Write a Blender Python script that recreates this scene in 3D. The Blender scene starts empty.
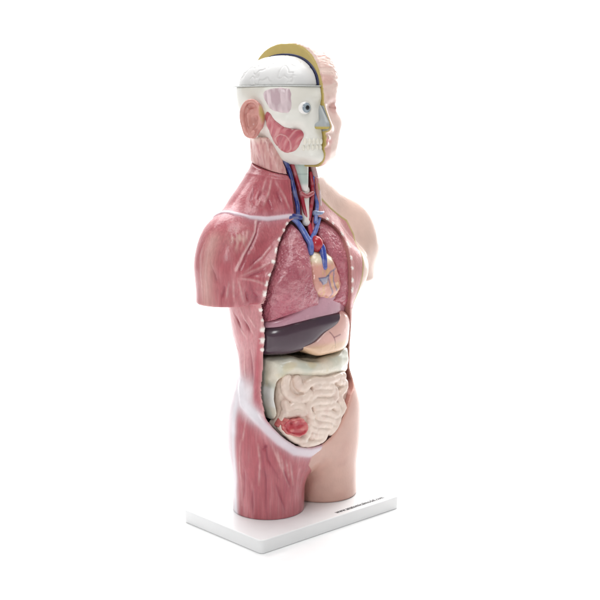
import bpy, math, random
import numpy as np
from mathutils import Vector

# ------------------------------------------------------------------ camera
scene = bpy.context.scene
PHI = math.radians(42.5); DIST = 2.08; CAMZ = .72
cam_data = bpy.data.cameras.new('camera'); cam = bpy.data.objects.new('camera', cam_data)
scene.collection.objects.link(cam); scene.camera = cam
cam.location = (-DIST*math.sin(PHI), -DIST*math.cos(PHI), CAMZ)
cam.rotation_euler = (Vector((.0115, 0, .375)) - cam.location).to_track_quat('-Z', 'Y').to_euler()
cam_data.sensor_width = 36; cam_data.lens = 69.96; cam_data.clip_start = .05; cam_data.clip_end = 200

# ------------------------------------------------------------------ light
world = bpy.data.worlds.new('World'); scene.world = world; world.use_nodes = True
bg = world.node_tree.nodes['Background']
bg.inputs[0].default_value = (1, 1, 1, 1); bg.inputs[1].default_value = .29
def area(name, loc, tgt, size, power, col=(1, 1, 1), sy=None):
    l = bpy.data.lights.new(name, 'AREA'); l.energy = power; l.color = col
    l.shape = 'RECTANGLE'; l.size = size; l.size_y = sy or size
    o = bpy.data.objects.new(name, l); scene.collection.objects.link(o); o.location = loc
    o.rotation_euler = (Vector(tgt) - Vector(loc)).to_track_quat('-Z', 'Y').to_euler()
    return o
area('softbox_right', (1.7, .35, 1.0), (0, 0, .5), .8, 17, (1, .99, .98), 1.5)
area('softbox_overhead', (-.2, -.5, 2.4), (0, 0, .2), 1.0, 17)
area('softbox_left', (-1.6, .9, .9), (0, 0, .45), .5, 4, (1, 1, 1), 1.4)
area('softbox_front', (-1.9, -1.3, 1.5), (0, 0, .4), .4, 12, (1, 1, 1), .9)
area('backdrop_light', (1.2, 1.6, 3.2), (2.2, 2.6, .3), 3.5, 230)
scene.view_settings.view_transform = 'Standard'
scene.view_settings.look = 'None'
scene.view_settings.exposure = 0.0
scene.view_settings.gamma = 1.0
scene.render.engine = 'CYCLES'

#<SDF
f32 = np.float32
def length(*c):
    s = 0
    for v in c: s = s + v*v
    return np.sqrt(s)
def smin(a, b, k):
    h = np.maximum(k - np.abs(a-b), 0)/k
    return np.minimum(a, b) - h*h*k*.25
def sstep(a, b, x):
    t = np.clip((x-a)/(b-a), 0, 1); return t*t*(3-2*t)
def smax(a, b, k): return -smin(-a, -b, k)
def ell(x, y, z, c, r):
    px, py, pz = x-c[0], y-c[1], z-c[2]
    k0 = length(px/r[0], py/r[1], pz/r[2]); k1 = length(px/r[0]**2, py/r[1]**2, pz/r[2]**2)
    return k0*(k0-1)/np.maximum(k1, 1e-6)
def cap(x, y, z, a, b, ra, rb=None):
    rb = ra if rb is None else rb
    ab = [b[i]-a[i] for i in range(3)]; L = sum(v*v for v in ab)
    t = np.clip(((x-a[0])*ab[0]+(y-a[1])*ab[1]+(z-a[2])*ab[2])/L, 0, 1)
    return length(x-a[0]-t*ab[0], y-a[1]-t*ab[1], z-a[2]-t*ab[2]) - (ra+(rb-ra)*t)
def sweep(x, y, z, tab, n=2.0):
    """stack of ellipses; tab rows: z, half width, front radius, back radius, centre y"""
    T = np.array(sorted(tab)); zz = T[:, 0]
    def sm(col):
        g = np.linspace(zz[0], zz[-1], 400); v = np.interp(g, zz, T[:, col])
        k = np.hanning(27); k /= k.sum(); v = np.convolve(np.pad(v, 13, 'edge'), k, 'valid')
        return np.interp(z, g, v)
    a, bf, bb, cy = sm(1), sm(2), sm(3), sm(4)
    py = y-cy; b = np.where(py < 0, bf, bb)
    u, v = np.abs(x)/a, np.abs(py)/b
    if n == 2.0: k0 = length(u, v)
    else: k0 = (u**n+v**n)**(1/n)
    k1 = length(x/a**2, py/b**2)/np.maximum(length(x/a, py/b), 1e-6)
    return (k0-1)/np.maximum(k1, 1e-3)
def poly2(px, pz, P):
    """signed distance to a closed polygon"""
    P = np.array(P, dtype=float); d = np.full(np.broadcast(px, pz).shape, 1e9); s = np.ones(d.shape)
    n = len(P)
    for i in range(n):
        a = P[i]; b = P[i-1]; e = b-a; wx = px-a[0]; wz = pz-a[1]
        t = np.clip((wx*e[0]+wz*e[1])/max(e@e, 1e-12), 0, 1)
        d = np.minimum(d, (wx-e[0]*t)**2+(wz-e[1]*t)**2)
        c1 = pz >= a[1]; c2 = pz < b[1]; c3 = e[0]*wz > e[1]*wx
        s = np.where((c1 & c2 & c3) | (~c1 & ~c2 & ~c3), -s, s)
    return s*np.sqrt(d)

TORSO = [ # z, half width, front, back, centre y
 (.060, .124, .070, .080, .004), (.10, .127, .077, .092, .004), (.14, .127, .083, .096, .004), (.18, .123, .085, .091, .004),
 (.215, .118, .084, .084, .004), (.25, .113, .082, .073, .004), (.29, .111, .083, .082, .004),
 (.33, .116, .088, .092, .008), (.37, .122, .093, .094, .010), (.41, .129, .096, .098, .010),
 (.45, .130, .092, .096, .012), (.48, .126, .084, .090, .014), (.51, .110, .070, .082, .018), (.54, .086, .058, .070, .022),
 (.57, .066, .052, .056, .026), (.60, .055, .050, .052, .028)]
def body_outer(x, y, z):
    x = np.where(x > 0, x/(1+.045*sstep(.40, .46, z)), x); ax = np.abs(x); sh = sstep(.0, .06, x)*.019*sstep(.30, .40, z); zs = z-sh
    d = sweep(x, y, z, TORSO, 2.25)
    d = np.maximum(d, z-.59)
    # neck base and trapezius slope
    d = smin(d, cap(ax, y, z, (0, .036, .66), (.0, .030, .52), .050, .060), .03)
    d = smin(d, cap(ax, y, zs, (.012, .038, .600), (.060, .038, .540), .036, .042), .03)
    d = smin(d, cap(ax, y, zs, (.050, .036, .546), (.128, .026, .486), .040, .046), .035)
    # deltoid and arm stump
    d = smin(d, ell(ax, y, zs, (.138, .016, .456), (.057, .059, .072)), .03)
    arm = cap(ax, y, zs, (.141, .018, .44), (.150+.010*(x > 0), .022, .33), .054, .049)
    d = smin(d, arm, .022)
    # chest muscles
    d = smin(d, (ell(ax, y, z, (.066, -.052, .425), (.062, .036, .048))+.006*sstep(0, .04, x)), .03)
    cut = np.where(x > 0, .398, .385)
    d = smin(d, cap(ax, y, zs, (.050, .034, .55), (.12, .024, .50), .028, .034), .03)
    trunk = smin(sweep(x, y, z, TORSO, 2.25), (ell(ax, y, z, (.066, -.052, .425), (.062, .036, .048))+.006*sstep(0, .04, x)), .03)
    d = np.minimum(smax(d, cut-z, .004), smax(trunk, z-.45, .01))
    # thighs
    th = cap(ax, y, z, (.066, -.002, .16), (.0675, 0, -.05), .066, .0645)
    d = smin(smax(d, .066+.15*ax-z, .05), th, .034)
    return d
def bone(x, y, z):  # head without nose
    return 0
HEAD = [ # z, half width, front, back, centre y
 (.605, .018, .050, .030, .0), (.615, .028, .064, .040, .0), (.622, .034, .0690, .050, .0), (.630, .040, .0745, .060, .0), (.638, .043, .0765, .066, .0),
 (.646, .046, .0760, .070, .0), (.652, .048, .0725, .072, .0), (.660, .051, .0740, .074, .0), (.666, .054, .0755, .076, .0), (.672, .056, .0750, .080, .0),
 (.68, .059, .0730, .086, .0), (.70, .067, .0720, .106, .0), (.715, .073, .0690, .114, .0), (.722, .075, .0680, .116, .0), (.735, .078, .0705, .118, .0), (.745, .079, .0700, .12, .0), (.755, .079, .067, .12, .0), (.765, .078, .0615, .118, .0), (.785, .060, .050, .10, .0)]
def cranium(x, y, z):
    px, py, pz = np.abs(x)/.079, np.abs(y-.029)/.0945, np.abs(z-.744)/.0875
    k = (px**2.25+py**2.25+pz**2.25)**(1/2.25)
    return (k-1)*.084
def dome(x, y, z):
    px, py, pz = np.abs(x)/.068, np.abs(y-.031)/.088, np.abs(z-.752)/.0585
    k = (px**2.2+py**2.2+pz**2.2)**(1/2.2)
    return (k-1)*.065
def head_outer(x, y, z, nose=True):
    x = np.where(x > 0, x/(1+.14*sstep(.715, .68, z)), x)
    d = sweep(x, y, z, HEAD, 2.1)
    d = smax(d, z-.775, .02); d = smax(d, .617-z, .014)
    d = smin(d, cranium(x, y, z), .012)
    ax = np.abs(x)
    if nose:
        n = smin(cap(x, y, z, (0, -.068, .722), (0, -.082, .688), .0060, .0085), cap(ax, y, z, (.0, -.078, .686), (.011, -.071, .684), .0075, .0065), .006)
        d = smin(d, n, .008)
        d = smin(d, cap(ax, y, z, (.004, -.076, .6680), (.019, -.063, .663), .0045, .002), .005)
        d = smin(d, cap(ax, y, z, (.002, -.0745, .6575), (.015, -.064, .659), .0045, .002), .005)
        d = smax(d, -ell(ax, y, z, (.031, -.078, .7205), (.015, .014, .010)), .010)
        d = smin(d, ell(ax, y, z, (.031, -.056, .7195), (.012, .011, .009)), .004)
        d = smin(d, cap(ax, y, z, (.010, -.066, .737), (.046, -.052, .739), .0055, .004), .010)
        d = smin(d, ell(ax, y, z, (.044, -.043, .697), (.020, .018, .015)), .015)
        d = smin(d, np.maximum(ell(x, y, z, (.018, .008, .761), (.061, .081, .0725)), .0016-x), .002)
        d = smin(d, ell(x, y, z, (.031, -.042, .668), (.020, .022, .042)), .022)
    return d
def neck_col(x, y, z):
    return smin(cap(x, y, z, (0, .044, .66), (0, .030, .50), .052, .052), cap(np.abs(x), y, z, (.048, .035, .67), (.024, -.010, .57), .014, .016), .02)
# seam between head piece and trunk: a gently tilted plane
def seam(x, y, z): return z-(.6045+.23*y-.05*x)
#SDF>
# measured curves on the model, in metres (x, z) on the front or (x, y, z) on the surface
OPENING = [(-0.0457, 0.5252), (-0.0631, 0.5093), (-0.0914, 0.4781), (-0.1187, 0.4407), (-0.1234, 0.4099), (-0.1112, 0.3764), (-0.1045, 0.3400), (-0.1034, 0.3039), (-0.1036, 0.2752), (-0.1055, 0.2468), (-0.1100, 0.2231), (-0.1129, 0.2004), (-0.1130, 0.1823), (-0.0978, 0.1572), (-0.0708, 0.1348), (-0.0424, 0.1249), (-0.0105, 0.1228), (0.0133, 0.1304), (0.0363, 0.1525), (0.0549, 0.1788), (0.0726, 0.2006), (0.1055, 0.2189), (0.0979, 0.2557), (0.0938, 0.2883), (0.0883, 0.3171), (0.0832, 0.3409), (0.0676, 0.3782), (0.0571, 0.4170), (0.0614, 0.4554), (0.0672, 0.4769), (0.0677, 0.4953), (0.0508, 0.5139), (0.0247, 0.5271), (-0.0137, 0.5313)]
THROAT = [(-0.0357, 0.6394), (-0.0309, 0.6118), (-0.0315, 0.5776), (-0.0324, 0.5518), (-0.0353, 0.5332), (-0.0273, 0.5286), (0.0154, 0.5252), (0.0258, 0.5470), (0.0280, 0.5925), (0.0340, 0.6175), (0.0289, 0.6344), (-0.0155, 0.6427)]
RLUNG = [(-0.0384, 0.5210), (-0.0272, 0.5086), (-0.0209, 0.4865), (-0.0234, 0.4666), (-0.0278, 0.4451), (-0.0265, 0.4191), (-0.0126, 0.3979), (-0.0088, 0.3776), (-0.0266, 0.3724), (-0.0470, 0.3673), (-0.0778, 0.3558), (-0.0994, 0.3440), (-0.1018, 0.3565), (-0.1105, 0.3943), (-0.1168, 0.4281), (-0.0911, 0.4692), (-0.0643, 0.4989)]
LLUNG = [(0.0219, 0.5207), (0.0516, 0.5158), (0.0749, 0.4973), (0.0772, 0.4766), (0.0662, 0.4541), (0.0614, 0.4101), (0.0902, 0.3601), (0.0456, 0.3726), (0.0217, 0.3803), (0.0329, 0.3873), (0.0364, 0.4109), (0.0327, 0.4352), (0.0235, 0.4550), (0.0201, 0.4740), (0.0142, 0.4923), (0.0163, 0.5091)]
HEART = [(-0.0173, 0.4736), (0.0034, 0.4719), (0.0252, 0.4633), (0.0318, 0.4474), (0.0387, 0.4258), (0.0429, 0.4036), (0.0327, 0.3879), (0.0151, 0.3845), (-0.0148, 0.3915), (-0.0356, 0.4066), (-0.0327, 0.4446)]
DIAPH = [(-0.0993, 0.3496), (-0.0739, 0.3592), (-0.0430, 0.3751), (-0.0019, 0.3923), (0.0441, 0.3871), (0.0906, 0.3657), (0.0942, 0.3422), (0.0227, 0.3421), (-0.0496, 0.3397), (-0.0957, 0.3262)]
LIVER = [(-0.0998, 0.3425), (-0.0790, 0.3502), (-0.0536, 0.3550), (-0.0080, 0.3584), (0.0585, 0.3555), (0.0652, 0.3431), (0.0402, 0.3253), (0.0069, 0.3175), (-0.0145, 0.3040), (-0.0360, 0.2958), (-0.0581, 0.2908), (-0.0793, 0.2882), (-0.0950, 0.2857), (-0.0986, 0.3106)]
STOM = [(0.0567, 0.3559), (0.0915, 0.3384), (0.0944, 0.3237), (0.0919, 0.3070), (0.0793, 0.2877), (0.0199, 0.2846), (-0.0104, 0.2846), (-0.0367, 0.2961), (-0.0486, 0.3081), (-0.0157, 0.3152), (0.0078, 0.3302), (0.0345, 0.3410)]
COLON = [(-0.0926, 0.2866), (-0.0751, 0.2885), (-0.0525, 0.2897), (-0.0157, 0.2773), (0.0191, 0.2767), (0.0626, 0.2843), (0.0907, 0.2882), (0.0915, 0.2633), (0.0913, 0.2377), (0.0339, 0.2456), (-0.0058, 0.2450), (-0.0485, 0.2507), (-0.0662, 0.2505), (-0.0774, 0.2406), (-0.0834, 0.2149), (-0.0853, 0.1896), (-0.0970, 0.1732), (-0.1037, 0.1854), (-0.1027, 0.2118), (-0.0970, 0.2490), (-0.0958, 0.2739)]
SMALL = [(-0.0762, 0.2513), (-0.0634, 0.2576), (-0.0114, 0.2514), (0.0785, 0.2508), (0.0970, 0.2273), (0.0784, 0.2071), (0.0573, 0.1863), (0.0368, 0.1625), (0.0158, 0.1381), (-0.0127, 0.1267), (-0.0453, 0.1269), (-0.0743, 0.1423), (-0.0937, 0.1626), (-0.0944, 0.1750), (-0.0824, 0.1913), (-0.0812, 0.2150)]
CECUM = [(-0.0989, 0.1758), (-0.0932, 0.1841), (-0.0829, 0.1875), (-0.0781, 0.1844), (-0.0647, 0.1853), (-0.0528, 0.1792), (-0.0466, 0.1673), (-0.0488, 0.1568), (-0.0597, 0.1495), (-0.0760, 0.1521), (-0.0902, 0.1574), (-0.0980, 0.1670)]
GROOVES = [[(-0.0616, 0.2545), (-0.0615, 0.2414), (-0.0580, 0.2297), (-0.0444, 0.2259), (-0.0342, 0.2311)],
  [(-0.0459, 0.2480), (-0.0434, 0.2510), (-0.0183, 0.2444), (0.0178, 0.2464), (0.0632, 0.2467)],
  [(-0.0287, 0.2393), (-0.0266, 0.2258), (-0.0336, 0.2185), (-0.0555, 0.2197)],
  [(-0.0266, 0.2258), (-0.0064, 0.2270), (0.0192, 0.2227)],
  [(-0.0220, 0.2367), (0.0008, 0.2348), (0.0198, 0.2340)],
  [(-0.0435, 0.2127), (-0.0198, 0.2125), (0.0235, 0.2031)],
  [(0.0222, 0.2322), (0.0272, 0.2085), (0.0403, 0.1909), (0.0476, 0.1878)],
  [(0.0298, 0.2299), (0.0538, 0.2284), (0.0585, 0.2157), (0.0419, 0.2057)],
  [(-0.0802, 0.2507), (-0.0791, 0.2297), (-0.0738, 0.2151), (-0.0455, 0.2087)],
  [(-0.0455, 0.2087), (-0.0432, 0.1937), (-0.0456, 0.1892)],
  [(-0.0264, 0.1993), (-0.0311, 0.1901), (-0.0208, 0.1750), (-0.0273, 0.1678)],
  [(-0.0264, 0.1993), (-0.0029, 0.1971), (0.0204, 0.1895)],
  [(-0.0207, 0.1834), (0.0015, 0.1812), (0.0225, 0.1739)],
  [(0.0235, 0.2031), (0.0349, 0.1868), (0.0320, 0.1738), (0.0183, 0.1627)],
  [(-0.0757, 0.2042), (-0.0573, 0.2038), (-0.0451, 0.1940)],
  [(-0.0273, 0.1678), (-0.0067, 0.1605), (0.0183, 0.1627)],
  [(-0.0456, 0.1892), (-0.0375, 0.1730), (-0.0381, 0.1530)],
  [(-0.0381, 0.1530), (-0.0156, 0.1554), (0.0032, 0.1449)],
  [(-0.0704, 0.1485), (-0.0419, 0.1401), (-0.0194, 0.1424), (0.0032, 0.1449)],
  [(-0.0848, 0.1894), (-0.0715, 0.1912), (-0.0523, 0.1838), (-0.0427, 0.1740)]]
CLAV = [(-0.1470, 0.0478, 0.5352), (-0.1420, 0.0292, 0.5414), (-0.1359, 0.0042, 0.5401), (-0.1167, -0.0126, 0.5340), (-0.0866, -0.0224, 0.5302), (-0.0630, -0.0296, 0.5317), (-0.0427, -0.0357, 0.5335)]
DELT = [(-0.1084, -0.0187, 0.5279), (-0.1196, -0.0290, 0.5106), (-0.1376, -0.0369, 0.4938), (-0.1553, -0.0394, 0.4751), (-0.1689, -0.0370, 0.4507)]
YEL = [(0.0327, -0.0257, 0.5817), (0.0305, -0.0307, 0.5607), (0.0597, -0.0275, 0.5410), (0.1079, -0.0306, 0.5164), (0.1225, -0.0422, 0.4905), (0.1295, -0.0512, 0.4612), (0.0973, -0.0839, 0.4341), (0.0850, -0.0849, 0.4044), (0.0938, -0.0640, 0.3735)]
ING = [(-0.1148, 0.0174, 0.2343), (-0.1253, -0.0003, 0.2085), (-0.1251, -0.0323, 0.1894), (-0.1144, -0.0544, 0.1667), (-0.0979, -0.0670, 0.1464), (-0.0703, -0.0756, 0.1246), (-0.0350, -0.0765, 0.1139), (-0.0038, -0.0748, 0.1127)]
LAT = [(-0.1032, 0.0391, 0.2744), (-0.1135, 0.0245, 0.2329), (-0.1270, 0.0170, 0.2001), (-0.1362, 0.0149, 0.1565), (-0.1357, 0.0135, 0.1017), (-0.1284, 0.0204, 0.0428), (-0.1297, 0.0166, 0.0029)]
RECT = [(-0.1062, -0.0330, 0.3307), (-0.1072, -0.0230, 0.2850), (-0.1111, -0.0205, 0.2404), (-0.1175, -0.0290, 0.2125), (-0.1176, -0.0450, 0.1887), (-0.1092, -0.0590, 0.1685)]
PUB = [(-0.0042, -0.0752, 0.1147), (-0.0287, -0.0750, 0.1067), (-0.0446, -0.0739, 0.0969), (-0.0547, -0.0716, 0.0857)]
LIGHT = [[(-0.0957, 0.0063, 0.5669), (-0.1065, -0.0035, 0.5491)],
  [(-0.0642, 0.0054, 0.5984), (-0.0786, -0.0004, 0.5751), (-0.0946, -0.0081, 0.5521)],
  [(-0.0554, -0.0004, 0.6018), (-0.0689, -0.0077, 0.5750), (-0.0879, -0.0136, 0.5487)],
  [(-0.1550, -0.0211, 0.5125), (-0.1600, -0.0321, 0.4901)],
  [(-0.1640, -0.0187, 0.5079), (-0.1657, -0.0259, 0.4951)],
  [(-0.1410, -0.0254, 0.5135), (-0.1514, -0.0349, 0.4913)],
  [(-0.1326, -0.0259, 0.5147), (-0.1435, -0.0335, 0.4991)],
  [(-0.1872, 0.0199, 0.4980), (-0.1959, 0.0229, 0.4728), (-0.2000, 0.0183, 0.4480), (-0.1966, 0.0183, 0.3961)],
  [(-0.1921, 0.0058, 0.4826), (-0.1989, 0.0060, 0.4492), (-0.1950, 0.0066, 0.3973)],
  [(-0.0953, -0.0450, 0.4860), (-0.1212, -0.0486, 0.4680), (-0.1543, -0.0431, 0.4466)],
  [(-0.1089, -0.0629, 0.4614), (-0.1293, -0.0527, 0.4520), (-0.1625, -0.0398, 0.4402)],
  [(-0.1239, -0.0669, 0.4240), (-0.1420, -0.0466, 0.4321), (-0.1655, -0.0380, 0.4369)],
  [(-0.1724, -0.0332, 0.4337), (-0.1667, -0.0284, 0.3967)],
  [(-0.1653, -0.0377, 0.4352), (-0.1511, -0.0334, 0.3956)],
  [(-0.1775, -0.0287, 0.4303), (-0.1781, -0.0210, 0.3988)],
  [(-0.1184, 0.0361, 0.3673), (-0.1172, 0.0214, 0.3423), (-0.1147, 0.0001, 0.3217)],
  [(-0.1228, 0.0087, 0.3749), (-0.1185, -0.0021, 0.3510), (-0.1123, -0.0187, 0.3295)],
  [(-0.1047, 0.0643, 0.3475), (-0.0988, 0.0551, 0.3116), (-0.1083, 0.0273, 0.2862)],
  [(-0.1195, -0.0088, 0.3644), (-0.1129, -0.0222, 0.3424)],
  [(-0.1129, 0.0133, 0.3070), (-0.1122, 0.0092, 0.2625), (-0.1188, -0.0009, 0.2256)],
  [(-0.1137, -0.0113, 0.2392), (-0.1215, -0.0149, 0.2142), (-0.1277, -0.0113, 0.2002)],
  [(-0.1095, -0.0342, 0.3577), (-0.1075, -0.0319, 0.3360)],
  [(-0.1262, -0.0412, 0.1411), (-0.1236, -0.0432, 0.1084), (-0.1211, -0.0373, 0.0646)],
  [(-0.1122, -0.0570, 0.1489), (-0.0983, -0.0647, 0.1080), (-0.0759, -0.0660, 0.0595)],
  [(-0.1021, -0.0639, 0.1303), (-0.0942, -0.0653, 0.0964)],
  [(-0.0956, -0.0670, 0.1188), (-0.0878, -0.0660, 0.0842)],
  [(-0.0867, -0.0701, 0.1104), (-0.0774, -0.0677, 0.0750)],
  [(-0.0790, -0.0721, 0.1056), (-0.0672, -0.0669, 0.0596)],
  [(-0.1374, -0.0085, 0.1435), (-0.1348, -0.0018, 0.0866), (-0.1318, -0.0030, 0.0216)],
  [(-0.1316, -0.0184, 0.1842), (-0.1368, -0.0132, 0.1444)],
  [(-0.1230, -0.0502, 0.3962), (-0.1255, -0.0635, 0.4152)],
  [(-0.0542, -0.0095, 0.5917), (-0.0470, -0.0223, 0.5677), (-0.0415, -0.0317, 0.5436)]]
DARK = [[(-0.0824, 0.0165, 0.5848), (-0.0997, 0.0044, 0.5620), (-0.1020, -0.0035, 0.5523)],
  [(-0.0772, 0.0012, 0.5784), (-0.0905, -0.0034, 0.5620)],
  [(-0.0576, -0.0133, 0.5782), (-0.0535, -0.0242, 0.5543)],
  [(-0.0740, -0.0108, 0.5650), (-0.0736, -0.0207, 0.5448)],
  [(-0.1052, -0.0203, 0.5261), (-0.1159, -0.0299, 0.5087), (-0.1348, -0.0388, 0.4904), (-0.1522, -0.0409, 0.4733)],
  [(-0.1958, -0.0012, 0.4615), (-0.1941, -0.0095, 0.4435), (-0.1907, -0.0130, 0.4300)],
  [(-0.1819, -0.0234, 0.4251), (-0.1831, -0.0165, 0.4023)],
  [(-0.1447, -0.0446, 0.4288), (-0.1341, -0.0423, 0.4034), (-0.1236, -0.0404, 0.3898)],
  [(-0.1491, -0.0392, 0.4149), (-0.1390, -0.0349, 0.3927)],
  [(-0.1253, -0.0585, 0.4488), (-0.1488, -0.0443, 0.4377)],
  [(-0.1194, -0.0466, 0.4727), (-0.1451, -0.0453, 0.4561)],
  [(-0.1191, 0.0271, 0.3596), (-0.1165, 0.0141, 0.3343)],
  [(-0.1193, 0.0023, 0.3540), (-0.1153, -0.0088, 0.3338)],
  [(-0.1352, -0.0329, 0.3868), (-0.1097, -0.0346, 0.3613)],
  [(-0.1271, -0.0253, 0.0575), (-0.1271, -0.0251, 0.0354), (-0.1264, -0.0267, 0.0061)],
  [(-0.0996, -0.0581, 0.0666), (-0.0926, -0.0607, 0.0437), (-0.0812, -0.0638, 0.0141)],
  [(-0.1341, -0.0121, 0.0889), (-0.1317, -0.0058, 0.0315)],
  [(-0.1148, -0.0546, 0.1399), (-0.1219, -0.0468, 0.1306)],
  [(-0.0887, -0.0670, 0.0919), (-0.0738, -0.0662, 0.0591)],
  [(-0.1196, -0.0496, 0.1488), (-0.1143, -0.0539, 0.1125), (-0.0937, -0.0621, 0.0736)],
  [(-0.1119, -0.0045, 0.3006), (-0.1118, -0.0093, 0.2566), (-0.1155, -0.0134, 0.2309)],
  [(-0.1219, -0.0468, 0.1270), (-0.1139, -0.0478, 0.0747), (-0.1131, -0.0464, 0.0154)]]
RIBS = [(-0.0513, -0.0398, 0.5204), (-0.0686, -0.0423, 0.5062), (-0.0810, -0.0470, 0.4920), (-0.0943, -0.0541, 0.4782), (-0.1081, -0.0620, 0.4629), (-0.1190, -0.0666, 0.4456), (-0.1245, -0.0664, 0.4274), (-0.1240, -0.0605, 0.4061), (-0.1145, -0.0442, 0.3841), (-0.1095, -0.0357, 0.3632), (-0.1076, -0.0333, 0.3415), (-0.1069, -0.0297, 0.3197), (-0.1065, -0.0264, 0.2997), (0.0545, -0.0420, 0.5162), (0.0731, -0.0502, 0.4947), (0.0701, -0.0686, 0.4766), (0.0643, -0.0821, 0.4585), (0.0598, -0.0892, 0.4381), (0.0585, -0.0908, 0.4150), (0.0632, -0.0851, 0.3922), (0.0378, -0.0425, 0.5236)]
JUG_R = [(-0.0330, 0.0009, 0.6393), (-0.0278, -0.0064, 0.6237), (-0.0239, -0.0125, 0.6063), (-0.0249, -0.0239, 0.5772), (-0.0228, -0.0307, 0.5512), (-0.0261, -0.0356, 0.5342)]
JUG_R2 = [(-0.0280, -0.0013, 0.6357), (-0.0226, -0.0085, 0.6148), (-0.0223, -0.0211, 0.5874)]
CAR_R = [(-0.0209, -0.0040, 0.6339), (-0.0141, -0.0095, 0.6163), (-0.0111, -0.0167, 0.5937), (-0.0088, -0.0246, 0.5694), (-0.0071, -0.0306, 0.5450), (-0.0067, -0.0366, 0.5278)]
CAR_L = [(0.0529, 0.0022, 0.6046), (0.0291, -0.0191, 0.5815), (0.0184, -0.0253, 0.5646), (0.0088, -0.0317, 0.5442), (-0.0032, -0.0393, 0.5242)]
JUG_L = [(0.0439, -0.0151, 0.5914), (0.0342, -0.0228, 0.5708), (0.0242, -0.0308, 0.5504), (0.0153, -0.0377, 0.5336), (0.0082, -0.0438, 0.5203)]
THY = [(-0.0101, -0.0260, 0.5713), (0.0003, -0.0278, 0.5656), (0.0169, -0.0255, 0.5700)]
TRA = [(0.0068, -0.0208, 0.5755), (0.0002, -0.0266, 0.5497), (-0.0067, -0.0365, 0.5207)]
BRA_R = [(-0.0365, -0.0314, 0.5284), (-0.0293, -0.0364, 0.5222), (-0.0237, -0.0432, 0.5100), (-0.0203, -0.0525, 0.4947), (-0.0175, -0.0585, 0.4845)]
BRA_L = [(0.0299, -0.0326, 0.5305), (0.0157, -0.0411, 0.5160), (0.0030, -0.0481, 0.5032), (-0.0132, -0.0551, 0.4909), (-0.0184, -0.0594, 0.4829)]
SUB_R = [(-0.0450, -0.0329, 0.5308), (-0.0353, -0.0352, 0.5321), (-0.0244, -0.0388, 0.5299)]
SUB_L = [(0.0149, -0.0381, 0.5354), (0.0281, -0.0371, 0.5327), (0.0462, -0.0311, 0.5348)]
ART = [(-0.0025, -0.0321, 0.5272), (-0.0005, -0.0364, 0.5168), (-0.0027, -0.0440, 0.5016), (-0.0021, -0.0510, 0.4897)]
ART2 = [(0.0135, -0.0319, 0.5262), (0.0061, -0.0397, 0.5095), (-0.0021, -0.0510, 0.4897)]
PULM = [(0.0035, -0.0668, 0.4765), (0.0018, -0.0725, 0.4613), (-0.0020, -0.0777, 0.4444)]
AORTA = [(-0.0025, -0.0591, 0.4842)]
HEARTV1 = [(-0.0187, -0.0764, 0.4230), (-0.0012, -0.0733, 0.4262), (0.0109, -0.0733, 0.4357), (0.0243, -0.0746, 0.4399)]
HEARTV2 = [(0.0034, -0.0735, 0.4258), (0.0067, -0.0752, 0.4114), (0.0146, -0.0748, 0.3981), (0.0136, -0.0733, 0.3890)]
HEARTV3 = [(0.0175, -0.0740, 0.4369), (0.0135, -0.0758, 0.4197), (0.0234, -0.0759, 0.4008)]
AURIC = [(-0.0210, -0.0775, 0.4269), (-0.0052, -0.0748, 0.4268), (0.0050, -0.0743, 0.4293), (-0.0007, -0.0752, 0.4175), (-0.0119, -0.0769, 0.4153)]
LARY = [(-0.0147, -0.0102, 0.6234), (0.0618, 0.0116, 0.6184), (0.0376, -0.0088, 0.5985), (0.0133, -0.0241, 0.5825), (0.0018, -0.0261, 0.5760), (-0.0065, -0.0247, 0.5834), (-0.0085, -0.0165, 0.6006)]
STOMV = [[(0.0137, -0.0736, 0.3260), (0.0222, -0.0726, 0.3157), (0.0286, -0.0713, 0.2964)], [(0.0222, -0.0726, 0.3157), (0.0400, -0.0697, 0.3184)], [(0.0686, -0.0611, 0.3429), (0.0900, -0.0477, 0.3217), (0.0745, -0.0555, 0.3118)]]
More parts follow.
